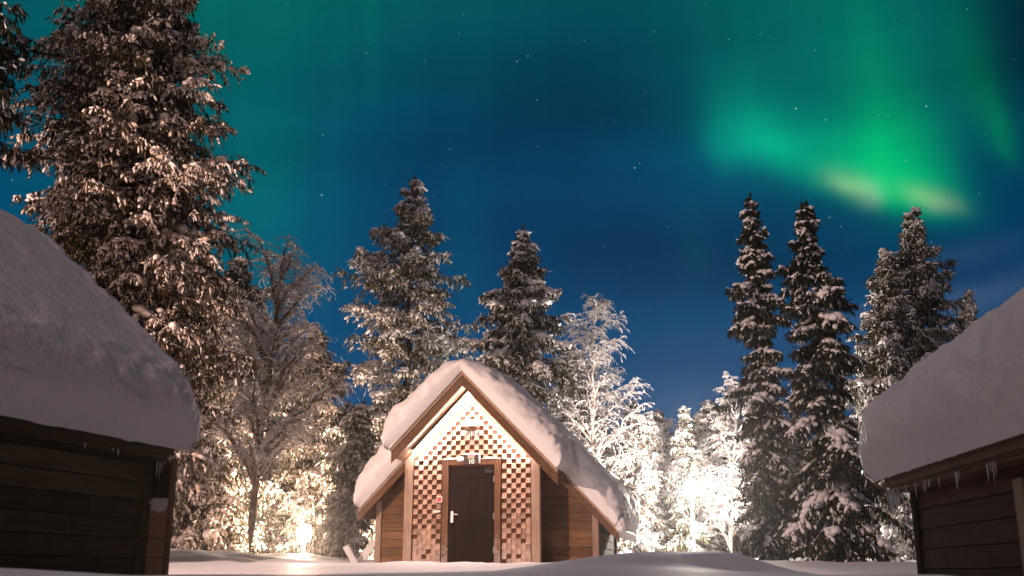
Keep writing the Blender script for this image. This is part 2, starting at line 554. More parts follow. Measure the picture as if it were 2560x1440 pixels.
# ------------------------------------------------------------------ snow lying on a pitched roof
def roof_snow(name, parent, mat, xl, xr, zr, tan, y0, y1, T, c=0.35, r=0.45, ov=0.06, lump=0.05, seed=0.0, nx=90, ny=70, rowf=1.0, front_r=None, swell_=1.0, pw=2.0, core=0.45, side_b=0.12):
    """slab over the ridge: thickness swells from a rounded rim; x across, y along the ridge"""
    fr = front_r or r
    def warp(t):
        return t - 0.12 * math.sin(2 * math.pi * t)      # gather rows at the rims
    top, bot = [], []
    for j in range(ny + 1):
        ty = warp(j / ny)
        y = y0 - ov + (y1 - y0 + 2 * ov) * ty
        for i in range(nx + 1):
            tx = warp(i / nx)
            x = xl - ov + (xr - xl + 2 * ov) * tx
            dx = min(x - (xl - ov), (xr + ov) - x)
            dy = min(y - (y0 - ov), (y1 + ov) - y)
            e = min(1.0, max(0.0, dx / r))
            g = min(1.0, max(0.0, dy / fr))
            ex = max(0.0, 1 - (1 - e) ** pw) ** (1 / pw)
            gy = max(0.0, 1 - (1 - g) ** pw) ** (1 / pw)
            q = Vector((x * 1.1 + seed, y * 1.1, seed * 1.7))
            swell = 1 + swell_ * (0.16 * noise.noise(q) + 0.07 * noise.noise(q * 2.6))
            th = T * ex * gy * swell
            ab = math.sqrt(x * x + c * c) - c * 0.55
            k = x / math.sqrt(x * x + c * c)
            nrm = Vector((tan * k, 0, 1)).normalized()
            base = Vector((x, y, zr - tan * abs(x)))
            sm = Vector((x, y, zr - tan * ab))
            # rim bulges a little outward
            bulge = 0.30 * T * (1 - (2 * gy - 1) ** 2) * (-1 if y < (y0 + y1) / 2 else 1) * (1 if g < 1 else 0)
            b2 = side_b * T * (1 - (2 * ex - 1) ** 2) * (-1 if x < (xl + xr) / 2 else 1) * (1 if e < 1 else 0)
            mixk = ex * gy
            p = base.lerp(sm, mixk) + nrm * th + Vector((b2, bulge, -0.3 * abs(b2)))
            if mixk > 0:
                pq = p * 5.2 + Vector((seed, 0, 0))
                amt = lump * min(1.0, 2.5 * mixk) * (1 if min(e, g) < 1 else core)
                p = p + (nrm + Vector((0, -0.8 * (1 - g), 0))) * (amt * (noise.noise(pq) * 0.5 + noise.noise(pq * 2.3) * 0.3))
            top.append(p)
            sag = 0.03 * noise.noise(Vector((x * 6, y * 6, seed))) if min(e, g) < 0.3 else 0
            bot.append(base + Vector((0, 0, 0.01 - abs(sag))))
    W = nx + 1
    rim = [i for i in range(nx)] + [j * W + nx for j in range(ny)] + [ny * W + i for i in range(nx, 0, -1)] + [j * W for j in range(ny, 0, -1)]
    i0 = np.arange(ny * W).reshape(ny, W)[:, :-1].ravel()
    ft = np.stack([i0, i0 + 1, i0 + W + 1, i0 + W], 1)
    vt = np.array([tuple(p) for p in top])
    vb = np.array([tuple(p) for p in bot])
    nr = len(rim)
    vr = np.concatenate([vt[rim], vb[rim]])
    k0 = np.arange(nr)
    fr_ = np.stack([k0, k0 + nr, (k0 + 1) % nr + nr, (k0 + 1) % nr], 1)
    return mesh_np(name, [(vt, ft), (vb, ft[:, ::-1]), (vr, fr_)], mat, parent)


def icicles(name, mat, parent, pts, rng):
    for (x, y, z, L, r) in pts:
        mb = MB()
        mb.tube([(x, y, z + 0.02), (x + rng.uniform(-.003, .003), y, z - L * 0.5), (x, y, z - L)], [r, r * 0.6, r * 0.08], 6)
        mb.build(name, mat, parent, True)


# ------------------------------------------------------------------ the numbered cabin in the middle
def middle_cabin():
    rng = random.Random(4)
    yaw = math.radians(-12)
    root = thing('cabin', 'snow-capped shingled cabin with bright gable, brown door and number 10', 'cabin', (-0.80, 21.0, 0.0), yaw)
    T = 1.04
    ZR = 3.83                       # top of the roof boards at the ridge
    TH_ = 0.20                      # vertical thickness of the roof
    sof = lambda x: ZR - TH_ - T * abs(x)
    # --- porch front: backing board and cedar shingles
    hw = 1.30
    mb = MB()
    zc = sof(hw)
    mb.prism_y([(-hw, -0.4), (hw, -0.4), (hw, zc), (0, sof(0)), (-hw, zc)], 0.0, 0.10)
    mb.build('wall', M['backing'], root)
    dx0, dx1, dz1 = -0.47, 0.47, 2.10          # door opening with its frame
    mb = MB()
    cw, ch = 0.0955, 0.0965
    for r in range(-3, 40):
        z0 = 0.0 + r * ch
        for c in range(-14, 15):
            x0 = (c - 0.5) * cw
            x1 = x0 + cw
            xm = max(abs(x0), abs(x1))
            if xm > hw - 0.10 and z0 < zc:
                continue
            if x1 > dx0 - 0.13 and x0 < dx1 + 0.13 and z0 < dz1 + 0.10:
                continue
            if z0 + ch > sof(xm) - 0.02:
                continue
            j = rng.uniform(-0.004, 0.004)
            if (r + c) % 2 == 0:
                a, b = 0.044 + j, 0.012 + j       # foot stands proud, head tucks in
                zz0, zz1 = z0 - 0.012 + rng.uniform(-0.004, 0.004), z0 + ch
            else:
                # the gaps show the dark backing; flush pieces added towards the foot stand for bounced light
                if rng.random() > (1.15 - z0) * 0.9:
                    continue
                a, b = 0.020 + j, 0.010 + j
                zz0, zz1 = z0, z0 + ch
            e = 0.003
            mb.hexa([(x0 + e, -a, zz0), (x1 - e, -a, zz0), (x1 - e, -0.001, zz0), (x0 + e, -0.001, zz0),
                     (x0 + e, -b, zz1), (x1 - e, -b, zz1), (x1 - e, -0.001, zz1), (x0 + e, -0.001, zz1)])
    mb.build('shingle_cladding', M['shingle'], root)
    # gable frieze boards beside the rakes
    mb = MB()
    for s in (-1, 1):
        x1, x0 = 1.20 * s, 0.0
        a, b = (x0, sof(0)), (x1, sof(x1))
        d = 0.13
        poly = [(a[0], a[1] - d), (b[0], b[1] - d), (b[0], b[1] - .003), (a[0], a[1] - .003)]
        if s < 0:
            poly = poly[::-1]
        mb.prism_y(poly, -0.022, -0.002)
    mb.build('frieze_board', M['soffit'], root)
    # side returns of the porch, thinly sided
    for s in (-1, 1):
        mb = MB()
        xa, xb = (hw - 0.02, hw + 0.015) if s > 0 else (-hw - 0.015, -hw + 0.02)
        for k in range(14):
            z0 = -0.3 + k * 0.165
            z1 = min(z0 + 0.16, zc + 0.05)
            if z1 <= z0:
                break
            mb.box(xa, xb, 0.13, 0.62, z0, z1)
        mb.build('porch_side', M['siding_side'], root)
        mb = MB()
        mb.box(s * hw - 0.085, s * hw + 0.085, -0.05, 0.12, -0.4, zc + 0.05)
        mb.build('corner_post', M['trim'], root, bevel=0.006)
    # --- door
    dr = MB()
    dr.box(dx0 + 0.02, dx1 - 0.02, 0.005, 0.05, 0.10, dz1 - 0.03)
    # raise the stiles and rails round two sunk panels
    dr.box(dx0 + 0.02, dx0 + 0.13, -0.008, 0.006, 0.10, dz1 - 0.03)
    dr.box(dx1 - 0.13, dx1 - 0.02, -0.008, 0.006, 0.10, dz1 - 0.03)
    dr.box(dx0 + 0.13, dx1 - 0.13, -0.0078, 0.006, 0.10, 0.34)
    dr.box(dx0 + 0.13, dx1 - 0.13, -0.0078, 0.006, dz1 - 0.26, dz1 - 0.03)
    for x in (-0.065, 0.065):
        dr.box(x - 0.030, x + 0.030, -0.002, 0.006, 0.85, 1.65)
    door = dr.build('door', M['door'], root, bevel=0.004)
    door.location = (0, -0.022, 0)
    hb = MB()
    hb.box(dx0 + 0.055, dx0 + 0.105, -0.018, -0.008, 0.98, 1.20)
    hb.tube([(dx0 + 0.08, -0.012, 1.135), (dx0 + 0.08, -0.055, 1.135), (dx0 + 0.10, -0.06, 1.135), (dx0 + 0.21, -0.06, 1.135)], 0.011, 8)
    hb.tube([(dx0 + 0.08, -0.012, 1.035), (dx0 + 0.08, -0.028, 1.035)], 0.014, 10)
    hb.build('handle', M['steel'], door, False)
    cb = MB()
    cb.box(dx1 - 0.20, dx1 - 0.04, -0.045, -0.008, dz1 - 0.16, dz1 - 0.11)
    cb.beam((dx1 - 0.17, -0.05, dz1 - 0.10), (dx1 - 0.05, -0.07, dz1 - 0.07), 0.016, 0.01)
    cb.build('door_closer', M['dark'], door)
    for z in (0.45, 1.10, 1.82):
        h = MB()
        h.tube([(dx1 - 0.012, -0.012, z - 0.06), (dx1 - 0.012, -0.012, z + 0.06)], 0.010, 8)
        h.build('hinge', M['steel'], door)
    fr = MB()
    fr.box(dx0 - 0.125, dx0, -0.055, 0.02, 0.02, dz1 + 0.115)
    fr.box(dx1, dx1 + 0.125, -0.055, 0.02, 0.02, dz1 + 0.115)
    fr.box(dx0, dx1, -0.053, 0.02, dz1, dz1 + 0.113)
    fr.build('door_frame', M['frame'], root, bevel=0.006)
    th = MB()
    th.box(dx0 - 0.02, dx1 + 0.02, -0.12, 0.03, -0.02, 0.10)
    th.build('threshold', M['soffit'], root, bevel=0.008)
    # a strip of snow caught on the head of the frame
    v = []
    for xa, xb in ((dx0 - 0.13, -0.17), (0.17, dx1 + 0.13)):
        sn = MB()
        n = 12
        top = [(xa + (xb - xa) * i / n, dz1 + 0.118 + 0.026 * math.sin(math.pi * (i + .4) / (n + .8)) + rng.uniform(-.006, .008)) for i in range(n + 1)]
        sn.prism_y([(xa, dz1 + 0.114), (xb, dz1 + 0.114)] + top[::-1], -0.06, -0.012)
        sn.build('frame_snow', M['treesnow'], root, True)
    # --- number sign over the door
    sg = MB()
    sg.box(-0.15, 0.15, -0.085, -0.058, dz1 + 0.005, dz1 + 0.20)
    sign = sg.build('number_sign', M['plate'], root, bevel=0.004)
    cu = bpy.data.curves.new('numerals', 'FONT')
    cu.body = '10'
    cu.size = 0.125
    cu.align_x = 'CENTER'
    cu.extrude = 0.004
    cu.offset = 0.003
    cu.materials.append(M['cream'])
    tmp = bpy.data.objects.new('numeral_source', cu)
    COL.objects.link(tmp)
    bpy.context.view_layer.update()
    me = bpy.data.meshes.new_from_object(tmp.evaluated_get(bpy.context.evaluated_depsgraph_get()))
    bpy.data.objects.remove(tmp)
    bpy.data.curves.remove(cu)
    me.name = 'numerals'
    nm = bpy.data.objects.new('numerals', me)
    COL.objects.link(nm)
    nm.parent = sign
    nm.location = (0.005, -0.090, dz1 + 0.022)
    nm.rotation_euler = (math.pi / 2, 0, 0)
    em = MB()
    for (xa, xb, z, h) in ((-0.07, -0.035, .130, .012), (-0.028, 0.0, .130, .012), (0.008, 0.03, .130, .012), (0.038, 0.07, .130, .012), (-0.055, 0.058, .152, .007), (-0.085, 0.085, .172, .010)):
        em.box(xa, xb, -0.0885, -0.0852, dz1 + z, dz1 + z + h)
    em.build('emblem', M['cream'], sign)
    ss = MB()
    ss.prism_y([(-0.158, dz1 + .203), (0.158, dz1 + .203), (0.15, dz1 + .225), (0.05, dz1 + .232), (-0.08, dz1 + .230), (-0.15, dz1 + .222)], -0.088, -0.03)
    ss.prism_y([(0.155, dz1 + .03), (0.18, dz1 + .03), (0.18, dz1 + .20), (0.155, dz1 + .20)], -0.075, -0.03)
    ss.build('sign_snow', M['treesnow'], sign, True)
    # clump of snow left of the sign
    parts = [blob_at((-0.215, -0.07, dz1 + 0.115), (0.075, 0.04, 0.055), 3)]
    mesh_np('snow_clump', parts, M['treesnow'], root)
    # red alarm and small white box on the wall
    al = MB()
    al.box(-0.70, -0.59, -0.075, -0.035, 1.37, 1.49)
    a = al.build('alarm_box', M['cream'], root, bevel=0.006)
    b = MB()
    b.box(-0.685, -0.605, -0.084, -0.074, 1.385, 1.475)
    b.build('alarm_button', M['red'], a, bevel=0.004)
    lb = MB()
    lb.prism_y([(-0.755, 1.17), (-0.64, 1.17), (-0.61, 1.20), (-0.63, 1.215), (-0.755, 1.215)], -0.11, -0.035)
    lb.build('wall_box', M['white'], root, bevel=0.006)
    # --- wall lamp in the gable with icicles
    lp = MB()
    lp.box(-0.16, 0.16, -0.16, -0.035, 2.86, 2.985)
    gl = lp.build('gable_lamp', M['white'], root, bevel=0.01)
    lr = MB()
    lr.prism_y([(-0.15, 2.80), (-0.12, 2.775), (0.12, 2.775), (0.155, 2.80), (0.155, 2.825), (-0.15, 2.825)], -0.15, -0.035)
    lr.build('lamp_rim', M['rake'], gl, bevel=0.006)
    icicles('icicle', M['ice'], gl, [(x, -0.13 + rng.uniform(-.02, .05), 2.775, rng.uniform(.06, .27), rng.uniform(.006, .013)) for x in np.linspace(-0.14, 0.14, 13)], rng)
    for s in (-1, 1):
        st = MB()
        a = Vector((0.02 * s, -0.19, sof(0.02) - 0.095))
        b = Vector((1.17 * s, -0.19, sof(1.17) - 0.095))
        st.tube([a, b], 0.014, 8)
        st.build('light_strip', M['strip'], root, True)
        cv = MB()  # added board that keeps the strip's light off the soffit
        cv.beam(a + Vector((0, 0.03, .048)), b + Vector((0, 0.03, .048)), .25, .012, (0, 0, 1))
        cv.build('strip_shield', M['soffit'], root)
    # --- main body behind the porch: plank walls to left and right
    xl, xr, yb, L = -2.12, 2.38, 0.60, 3.2
    ph = 0.165
    for s, xo in ((-1, xl), (1, xr)):
        mb = MB()
        for k in range(-2, 22):
            z0, z1 = k * ph + 0.02, (k + 1) * ph + 0.02
            xin = hw * s
            def xs(z):
                lim = (ZR - TH_ - 0.02 - z) / T
                return s * min(abs(xo), lim)
            if abs(xs(z1)) < hw + 0.02:
                break
            f0, f1 = -0.014, 0.0         # each plank laps out at its foot
            xb0, xb1 = xs(z0 + .006), xs(z1)
            pts = [(xin, yb + f0 - .012, z0 + .006), (xb0, yb + f0 - .012, z0 + .006), (xb0, yb + .05, z0 + .006), (xin, yb + .05, z0 + .006),
                   (xin, yb + f1 - .004, z1), (xb1, yb + f1 - .004, z1), (xb1, yb + .05, z1), (xin, yb + .05, z1)]
            if s < 0:
                pts = [pts[i] for i in (1, 0, 3, 2, 5, 4, 7, 6)]
            mb.hexa(pts)
        mb.build('front_siding', M['siding'], root)
        mb = MB()
        ze = sof(abs(xo)) + 0.03
        mb.box(xo - 0.06, xo + 0.06, yb - 0.05, yb + 0.08, -0.4, ze)
        mb.build('corner_post', M['trim'], root, bevel=0.006)
        mb = MB()
        for k in range(-2, 9):
            z0 = k * ph + 0.02
            z1 = min(z0 + ph - .006, ze)
            if z1 > z0:
                w = 0.016
                mb.hexa([(xo - w, yb + .09, z0), (xo + w, yb + .09, z0), (xo + w, yb + L, z0), (xo - w, yb + L, z0),
                         (xo - .006, yb + .09, z1), (xo + .006, yb + .09, z1), (xo + .006, yb + L, z1), (xo - .006, yb + L, z1)])
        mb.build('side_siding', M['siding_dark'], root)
        mb = MB()
        mb.box(xo - 0.05, xo + 0.05, yb + L + .002, yb + L + .10, -0.4, ze)
        mb.build('corner_post', M['dark'], root)
    mb = MB()
    mb.prism_y([(xl + .03, -.4), (xr - .03, -.4), (xr - .03, sof(xr) - .01), (0, sof(0) - .01), (xl + .03, sof(abs(xl)) - .01)], yb + L - .06, yb + L)
    mb.build('back_wall', M['siding'], root)
    # dark lining so that no light leaks through the plank joints
    mb = MB()
    mb.prism_y([(xl + .03, -.4), (xr - .03, -.4), (xr - .03, sof(xr) - .03), (0, sof(0) - .03), (xl + .03, sof(abs(xl)) - .03)], yb + .056, yb + .09)
    mb.build('inner_wall', M['lining'], root)

    # --- roofs: porch roof in front, main roof behind
    def roof(name, x0, x1, ya, yb_, ztop, thick, mat):
        r = MB()
        for xe in (x0, x1):
            poly = [(xe, ztop - T * abs(xe) - thick), (0, ztop - thick), (0, ztop), (xe, ztop - T * abs(xe))]
            if xe < 0:
                poly = poly
            else:
                poly = poly[::-1]
            r.prism_y(poly, ya, yb_)
        return r.build(name, mat, root)
    roof('roof', -1.40, 1.86, -0.80, 0.50, ZR, TH_ - .02, M['rake'])
    roof('roof', -2.44, 2.86, 0.30, yb + L + 0.15, ZR - .012, TH_ - .035, M['rake'])
    # rake boards
    for (xe, y, zt, h) in ((-1.42, -0.84, ZR + .02, .29), (1.88, -0.84, ZR + .02, .29), (-2.46, 0.265, ZR, .25), (2.88, 0.265, ZR, .25)):
        r = MB()
        xi = 0.0 if y < 0 else (1.2 if xe < 0 else 1.55) * (1 if xe > 0 else -1)
        poly = [(xe, zt - T * abs(xe) - h), (xi, zt - T * abs(xi) - h), (xi, zt - T * abs(xi)), (xe, zt - T * abs(xe))]
        if xe > 0:
            poly = poly[::-1]
        r.prism_y(poly, y, y + 0.036)
        r.build('rake_board', M['rake'], root, bevel=0.004)
        # a thin drip board on its face
        q = MB()
        poly = [(xe, zt - T * abs(xe) - .07), (xi, zt - T * abs(xi) - .07), (xi, zt - T * abs(xi) + .015), (xe, zt - T * abs(xe) + .015)]
        if xe > 0:
            poly = poly[::-1]
        q.prism_y(poly, y - 0.024, y - 0.002)
        q.build('drip_board', M['trim'], root)
    roof_snow('roof_snow', root, M['roofsnow'], -1.40, 1.80, ZR + .025, T, -0.84, 1.6, 0.46, 0.36, 0.36, 0.06, 0.085, 1.3, 120, 80, front_r=0.22)
    roof_snow('roof_snow', root, M['roofsnow'], -2.36, 2.74, ZR, T, 0.27, yb + L + .18, 0.46, 0.36, 0.40, 0.06, 0.08, 5.1, 120, 90, front_r=0.26)
    # a ball of snow slumping off the right eave
    mesh_np('snow_clump', [blob_at((2.93, 0.25, 0.92), (0.11, 0.14, 0.16), 5), blob_at((2.96, 0.55, 1.0), (0.12, 0.22, 0.17), 8)], M['roofsnow'], root)
    return root


# --------------------------- low-poly lumps used for snow clumps
def _ico(sub=1):
    t = (1 + 5 ** 0.5) / 2
    v = [(-1, t, 0), (1, t, 0), (-1, -t, 0), (1, -t, 0), (0, -1, t), (0, 1, t), (0, -1, -t), (0, 1, -t), (t, 0, -1), (t, 0, 1), (-t, 0, -1), (-t, 0, 1)]
    f = [(0, 11, 5), (0, 5, 1), (0, 1, 7), (0, 7, 10), (0, 10, 11), (1, 5, 9), (5, 11, 4), (11, 10, 2), (10, 7, 6), (7, 1, 8),
         (3, 9, 4), (3, 4, 2), (3, 2, 6), (3, 6, 8), (3, 8, 9), (4, 9, 5), (2, 4, 11), (6, 2, 10), (8, 6, 7), (9, 8, 1)]
    v = [np.array(p) / np.linalg.norm(p) for p in v]
    for _ in range(sub):
        cache, nf = {}, []
        def mid(a, b):
            k = (min(a, b), max(a, b))
            if k not in cache:
                p = v[a] + v[b]
                v.append(p / np.linalg.norm(p))
                cache[k] = len(v) - 1
            return cache[k]
        for a, b, c in f:
            ab, bc, ca = mid(a, b), mid(b, c), mid(c, a)
            nf += [(a, ab, ca), (b, bc, ab), (c, ca, bc), (ab, bc, ca)]
        f = nf
    return np.array(v), np.array(f)


ICO0, ICO1, ICO3 = _ico(0), _ico(1), _ico(3)


def blob_at(c, r, seed):
    v, f = ICO3
    out = []
    for p in v:
        q = Vector(p)
        k = 1 + 0.22 * noise.noise(q * 1.4 + Vector((seed * 3.1, 0, 0))) + 0.09 * noise.noise(q * 4 + Vector((0, seed, 0)))
        out.append((c[0] + p[0] * r[0] * k, c[1] + p[1] * r[1] * k, c[2] + p[2] * r[2] * k))
    return np.array(out), f


middle_cabin()


# ------------------------------------------------------------------ the two near cabins, seen along their eaves
def side_cabin(label, corner, direction, s, eave_z, T, wall_len, ov_eave, ov_end, half, snow_T, base_z, seed, porch, snow_c):
    """corner: far wall corner (x, y). local y runs from the camera side (negative) to the far end (0); s=+1: the wall faces +x."""
    rng = random.Random(seed)
    ang = -math.atan2(direction[0], direction[1])
    root = thing('cabin', label, 'cabin', (corner[0], corner[1], 0.0), ang)
    ph = 0.165
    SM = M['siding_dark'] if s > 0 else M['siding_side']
    fl = lambda pts: pts if s > 0 else [pts[i] for i in (1, 0, 3, 2, 5, 4, 7, 6)]
    mb = MB()
    y = -wall_len
    z = base_z
    while z < eave_z - 0.02:
        z1 = min(z + ph - .007, eave_z)
        # butt joints between planks, in a broken pattern
        ys = sorted([-wall_len, -0.09] + [-rng.uniform(0.6, wall_len - .5) for _ in range(2)])
        for ya, yb in zip(ys[:-1], ys[1:]):
            if yb - ya < 0.05:
                continue
            o = rng.uniform(0, .004)
            a0, b0 = -0.05 * s, (0.022 + o) * s
            b1 = (0.006 + o) * s
            mb.hexa(fl([(a0, ya + .002, z), (b0, ya + .002, z), (b0, yb - .002, z), (a0, yb - .002, z), (a0, ya + .002, z1), (b1, ya + .002, z1), (b1, yb - .002, z1), (a0, yb - .002, z1)]))
        z += ph
    mb.build('plank_wall', SM, root)
    mb = MB()
    mb.box(min(-.09 * s, -.055 * s), max(-.09 * s, -.055 * s), -wall_len, -.02, base_z, eave_z + .02)
    mb.build('inner_wall', M['lining'], root)
    mb = MB()
    mb.box(min(-.06 * s, .045 * s), max(-.06 * s, .045 * s), -0.085, 0.03, base_z, eave_z)
    mb.build('corner_board', M['siding_dark'] if s > 0 else M['lining'], root, bevel=.006)
    # far gable wall
    mb = MB()
    zr = eave_z + T * (half + ov_eave) + 0.10          # top of the roof at the ridge
    xr = -half * s
    poly = [(-.065 * s, base_z), (-2 * half * s, base_z), (-2 * half * s, eave_z), (xr, zr - .26), (-.065 * s, eave_z)]
    if s > 0:
        poly = poly[::-1]
    mb.prism_y(poly, -0.06, 0.0)
    mb.build('end_wall', M['siding'], root)
    mb = MB()
    a, b = sorted((-2 * half * s, -2 * half * s + .06 * s))
    mb.box(a, b, -wall_len, -.062, base_z, eave_z + .05)
    mb.build('back_wall', M['siding_side'], root)
    mb = MB()
    mb.prism_y(poly, -wall_len - .05, -wall_len - .002)
    mb.build('near_end_wall', M['siding'], root)
    # roof: two slopes (local to the ridge line), thick eave board
    def zroof(x):
        return zr - T * abs(x - xr)
    xe = ov_eave * s
    mb = MB()
    for x0 in (xe, xr - (half + ov_eave) * s):
        poly = [(x0, zroof(x0) - .15), (xr, zr - .15), (xr, zr), (x0, zroof(x0))]
        if (x0 - xr) > 0:
            poly = poly[::-1]
        mb.prism_y(poly, -wall_len - .4, ov_end)
    mb.build('roof', M['rake'], root)
    mb = MB()
    mb.box(min(xe + .002 * s, xe + .034 * s), max(xe + .002 * s, xe + .034 * s), -wall_len - .42, ov_end + .02, zroof(xe) - .13, zroof(xe) + .01)
    mb.build('eave_board', M['siding_dark'] if s > 0 else M['rake'], root, bevel=.004)
    # flat soffit under the eave
    mb = MB()
    a, b = sorted((0.024 * s, xe - .004 * s))
    mb.box(a, b, -wall_len - .38, ov_end - .01, zroof(xe) - .175, zroof(xe) - .155)
    mb.build('soffit', M['siding_dark'] if s > 0 else M['rake'], root)
    # snow load
    snow = roof_snow('roof_snow', root, M['softsnow'], -(half + ov_eave) - .06, half + ov_eave + .06, zr, T, -wall_len - .4, ov_end + .05, snow_T, snow_c, 0.36, 0.03, 0.10, seed * 1.37, 170, 130, front_r=0.30, swell_=0.5, pw=3.0, core=0.35, side_b=0.06)
    snow.location = (xr, 0, 0)
    # ragged icicles along the eave
    pts = []
    for k in range(16 if s > 0 else 34):
        y = -rng.random() ** 1.6 * wall_len * 0.8 + ov_end
        pts.append((xe + .03 * s, y, zroof(xe) - .18, rng.uniform(.02, .09) * (0.6 if s > 0 else 1.5), rng.uniform(.003, .007)))
    icicles('icicle', M['ice'], root, pts, rng)
    pts = [(xe * rng.uniform(.2, 1), ov_end + .02, zroof(xe) - .13, rng.uniform(.10, .34), rng.uniform(.007, .016)) for k in range(9)]
    icicles('icicle', M['ice'], root, pts, rng)
    if porch:
        # a low plank screen standing out from the corner under the eave
        mb = MB()
        z = base_z
        while z < porch - .02:
            z1 = min(z + ph - .006, porch)
            mb.box(.047 * s, .235 * s, .02, .05 + rng.uniform(0, .004), z, z1)
            z += ph
        sc = mb.build('plank_screen', M['soffit'], root)
        mesh_np('screen_snow', [blob_at((.10, .03, porch + .01), (.075, .05, .040), 2), blob_at((.185, .03, porch + .0), (.060, .05, .045), 9), blob_at((.14, .02, porch - .03), (.09, .03, .05), 6)], M['treesnow'], sc)
        mb = MB()
        mb.box(.236, .262, .0, .06, base_z, zroof(xe) - .17)
        mb.build('outer_post', M['siding'], root)
        mb = MB()  # dark sheet standing in for the shade of the open gap
        mb.box(-.03, .234, .065, .10, base_z, zroof(xe) - .17)
        mb.build('recess_shade', M['lining'], root)
    else:
        mb = MB()
        mb.box(.024 * s - .03, .024 * s, -2.44, -2.28, base_z, eave_z - .16)
        mb.build('window_trim', M['trim'], root, bevel=.005)
    return root


LC = P(360, 1287, 9.6)
side_cabin('dark plank cabin under thick snow, its eave and wall leading in from the left edge', (LC.x, LC.y), (0.285, 1.0), 1, 1.08, 0.92, 7.0, 0.18, 0.05, 2.3, 0.40, -0.35, 3, 0.62, 0.5)
RC = P(2296, 1300, 9.3)
side_cabin('brown plank cabin under a bulging snow roof at the right edge, icicles below its eave', (RC.x, RC.y), (0.072, 1.0), -1, 0.77, 0.72, 5.5, 0.20, 0.08, 2.3, 0.46, -0.45, 8, 0, 0.5)


# ------------------------------------------------------------------ lamps
def street_lamp():
    b = P(1736, 1392, 32.5)
    zg = gz(b.x, 32.5)
    top = P(1733, 1216, 32.5).z
    root = thing('street_lamp', 'tall glaring street lamp on a thin post among the white trees', 'street lamp', (b.x, 32.5, zg))
    h = top - zg
    mb = MB()
    mb.lathe((0, 0, -.3), [(.07, 0), (.07, .5), (.045, .6), (.035, h + .2)], 12)
    mb.build('post', M['galv'], root, True)
    hd = MB()
    hd.lathe((0, 0, h + .06), [(.13, 0), (.15, .05), (.13, .14), (.05, .2)], 16)
    hd.build('lamp_head', M['galv'], root, True)
    v, f = ICO3
    mesh_np('bulb', [(v * np.array([.24, .24, .26]) + np.array([0, 0, h - .06]), f)], M['bulb'], root)
    lamp('street_lamp_light', (b.x, 32.2, top - .05), 4300, (1.0, 0.86, 0.74), 0.22)


def path_lamp():
    b = P(757, 1400, 30.5)
    zg = gz(b.x, 30.5)
    top = P(757, 1338, 30.5).z
    root = thing('path_lamp', 'low glowing path lamp on a short post left of the numbered cabin', 'lamp', (b.x, 30.5, zg))
    h = top - zg
    mb = MB()
    mb.lathe((0, 0, -.3), [(.05, 0), (.05, h + .08)], 12)
    mb.build('post', M['trunklit'], root, True)
    v, f = ICO3
    mesh_np('globe', [(v * np.array([.22, .22, .27]) + np.array([0, 0, h + .05]), f)], M['bulb_low'], root)
    cp = MB()
    cp.lathe((0, 0, h + .295), [(.10, 0), (.09, .02), (.05, .05), (.02, .06)], 16)
    cp.build('lamp_cap', M['dark'], root, True)
    for k in range(4):
        cg = MB()
        a = k * math.pi / 2 + .4
        cg.tube([(.05 * math.cos(a), .05 * math.sin(a), h - .25), (.15 * math.cos(a), .15 * math.sin(a), h - .10)], .008, 6)
        cg.build('cage_bar', M['dark'], root)
    lamp('path_lamp_light', (b.x, 30.1, top + .05), 2900, (1.0, 0.71, 0.52), 0.2)


street_lamp()
path_lamp()


# leaning snowy beams beside the cabin
def brace():
    y = 22.6
    f = P(893, 1412, y)
    root = thing('timber_brace', 'pair of leaning snow-whitened timbers forming a V beside the cabin', 'timber brace', (f.x, y, gz(f.x, y)))
    inv = Vector((f.x, y, gz(f.x, y)))
    for (px, py, dy, w) in ((862, 1366, 0.0, .10), (938, 1352, .25, .12)):
        a = P(892 if px < 890 else 897, 1418, y + dy) - inv
        b = P(px, py, y + dy) - inv
        mb = MB()
        mb.beam(a, b, w, .08, (0, 1, 0))
        bm = mb.build('beam', M['white'], root, bevel=.01)
        cv = MB()
        n = (b - a).normalized()
        up_ = Vector((-n.z, 0, n.x)) if n.x > 0 else Vector((n.z, 0, -n.x))
        o = up_ * (w * 0.5 + .012)
        rg = random.Random(px)
        k = 9
        pts = [a.lerp(b, i_ / k) + o + up_ * rg.uniform(-.006, .012) for i_ in range(k + 1)]
        cv.tube([p - up_ * .01 for p in pts], [.035 + rg.uniform(-.006, .012) for _ in pts], 8)
        cv.build('beam_snow', M['treesnow'], bm, True)


brace()

# ------------------------------------------------------------------ trees
def norm(a):
    return a / np.maximum(np.linalg.norm(a, axis=-1, keepdims=True), 1e-9)


def tubes(Pts, R, S_):
    """Pts (M,K,3), R (M,K) -> verts, quads"""
    Mn, K, _ = Pts.shape
    T = norm(np.gradient(Pts, axis=1))
    ref = np.where(np.abs(T[..., 2:3]) > 0.85, np.array([1.0, 0, 0]), np.array([0, 0, 1.0]))
    A = norm(np.cross(T, ref))
    B = np.cross(T, A)
    th = np.arange(S_) * 2 * np.pi / S_
    v = Pts[:, :, None] + R[:, :, None, None] * (np.cos(th)[:, None] * A[:, :, None] + np.sin(th)[:, None] * B[:, :, None])
    idx = np.arange(Mn * K * S_).reshape(Mn, K, S_)
    a, b = idx[:, :-1], idx[:, 1:]
    f = np.stack([a, b, np.roll(b, -1, 2), np.roll(a, -1, 2)], -1).reshape(-1, 4)
    return v.reshape(-1, 3), f


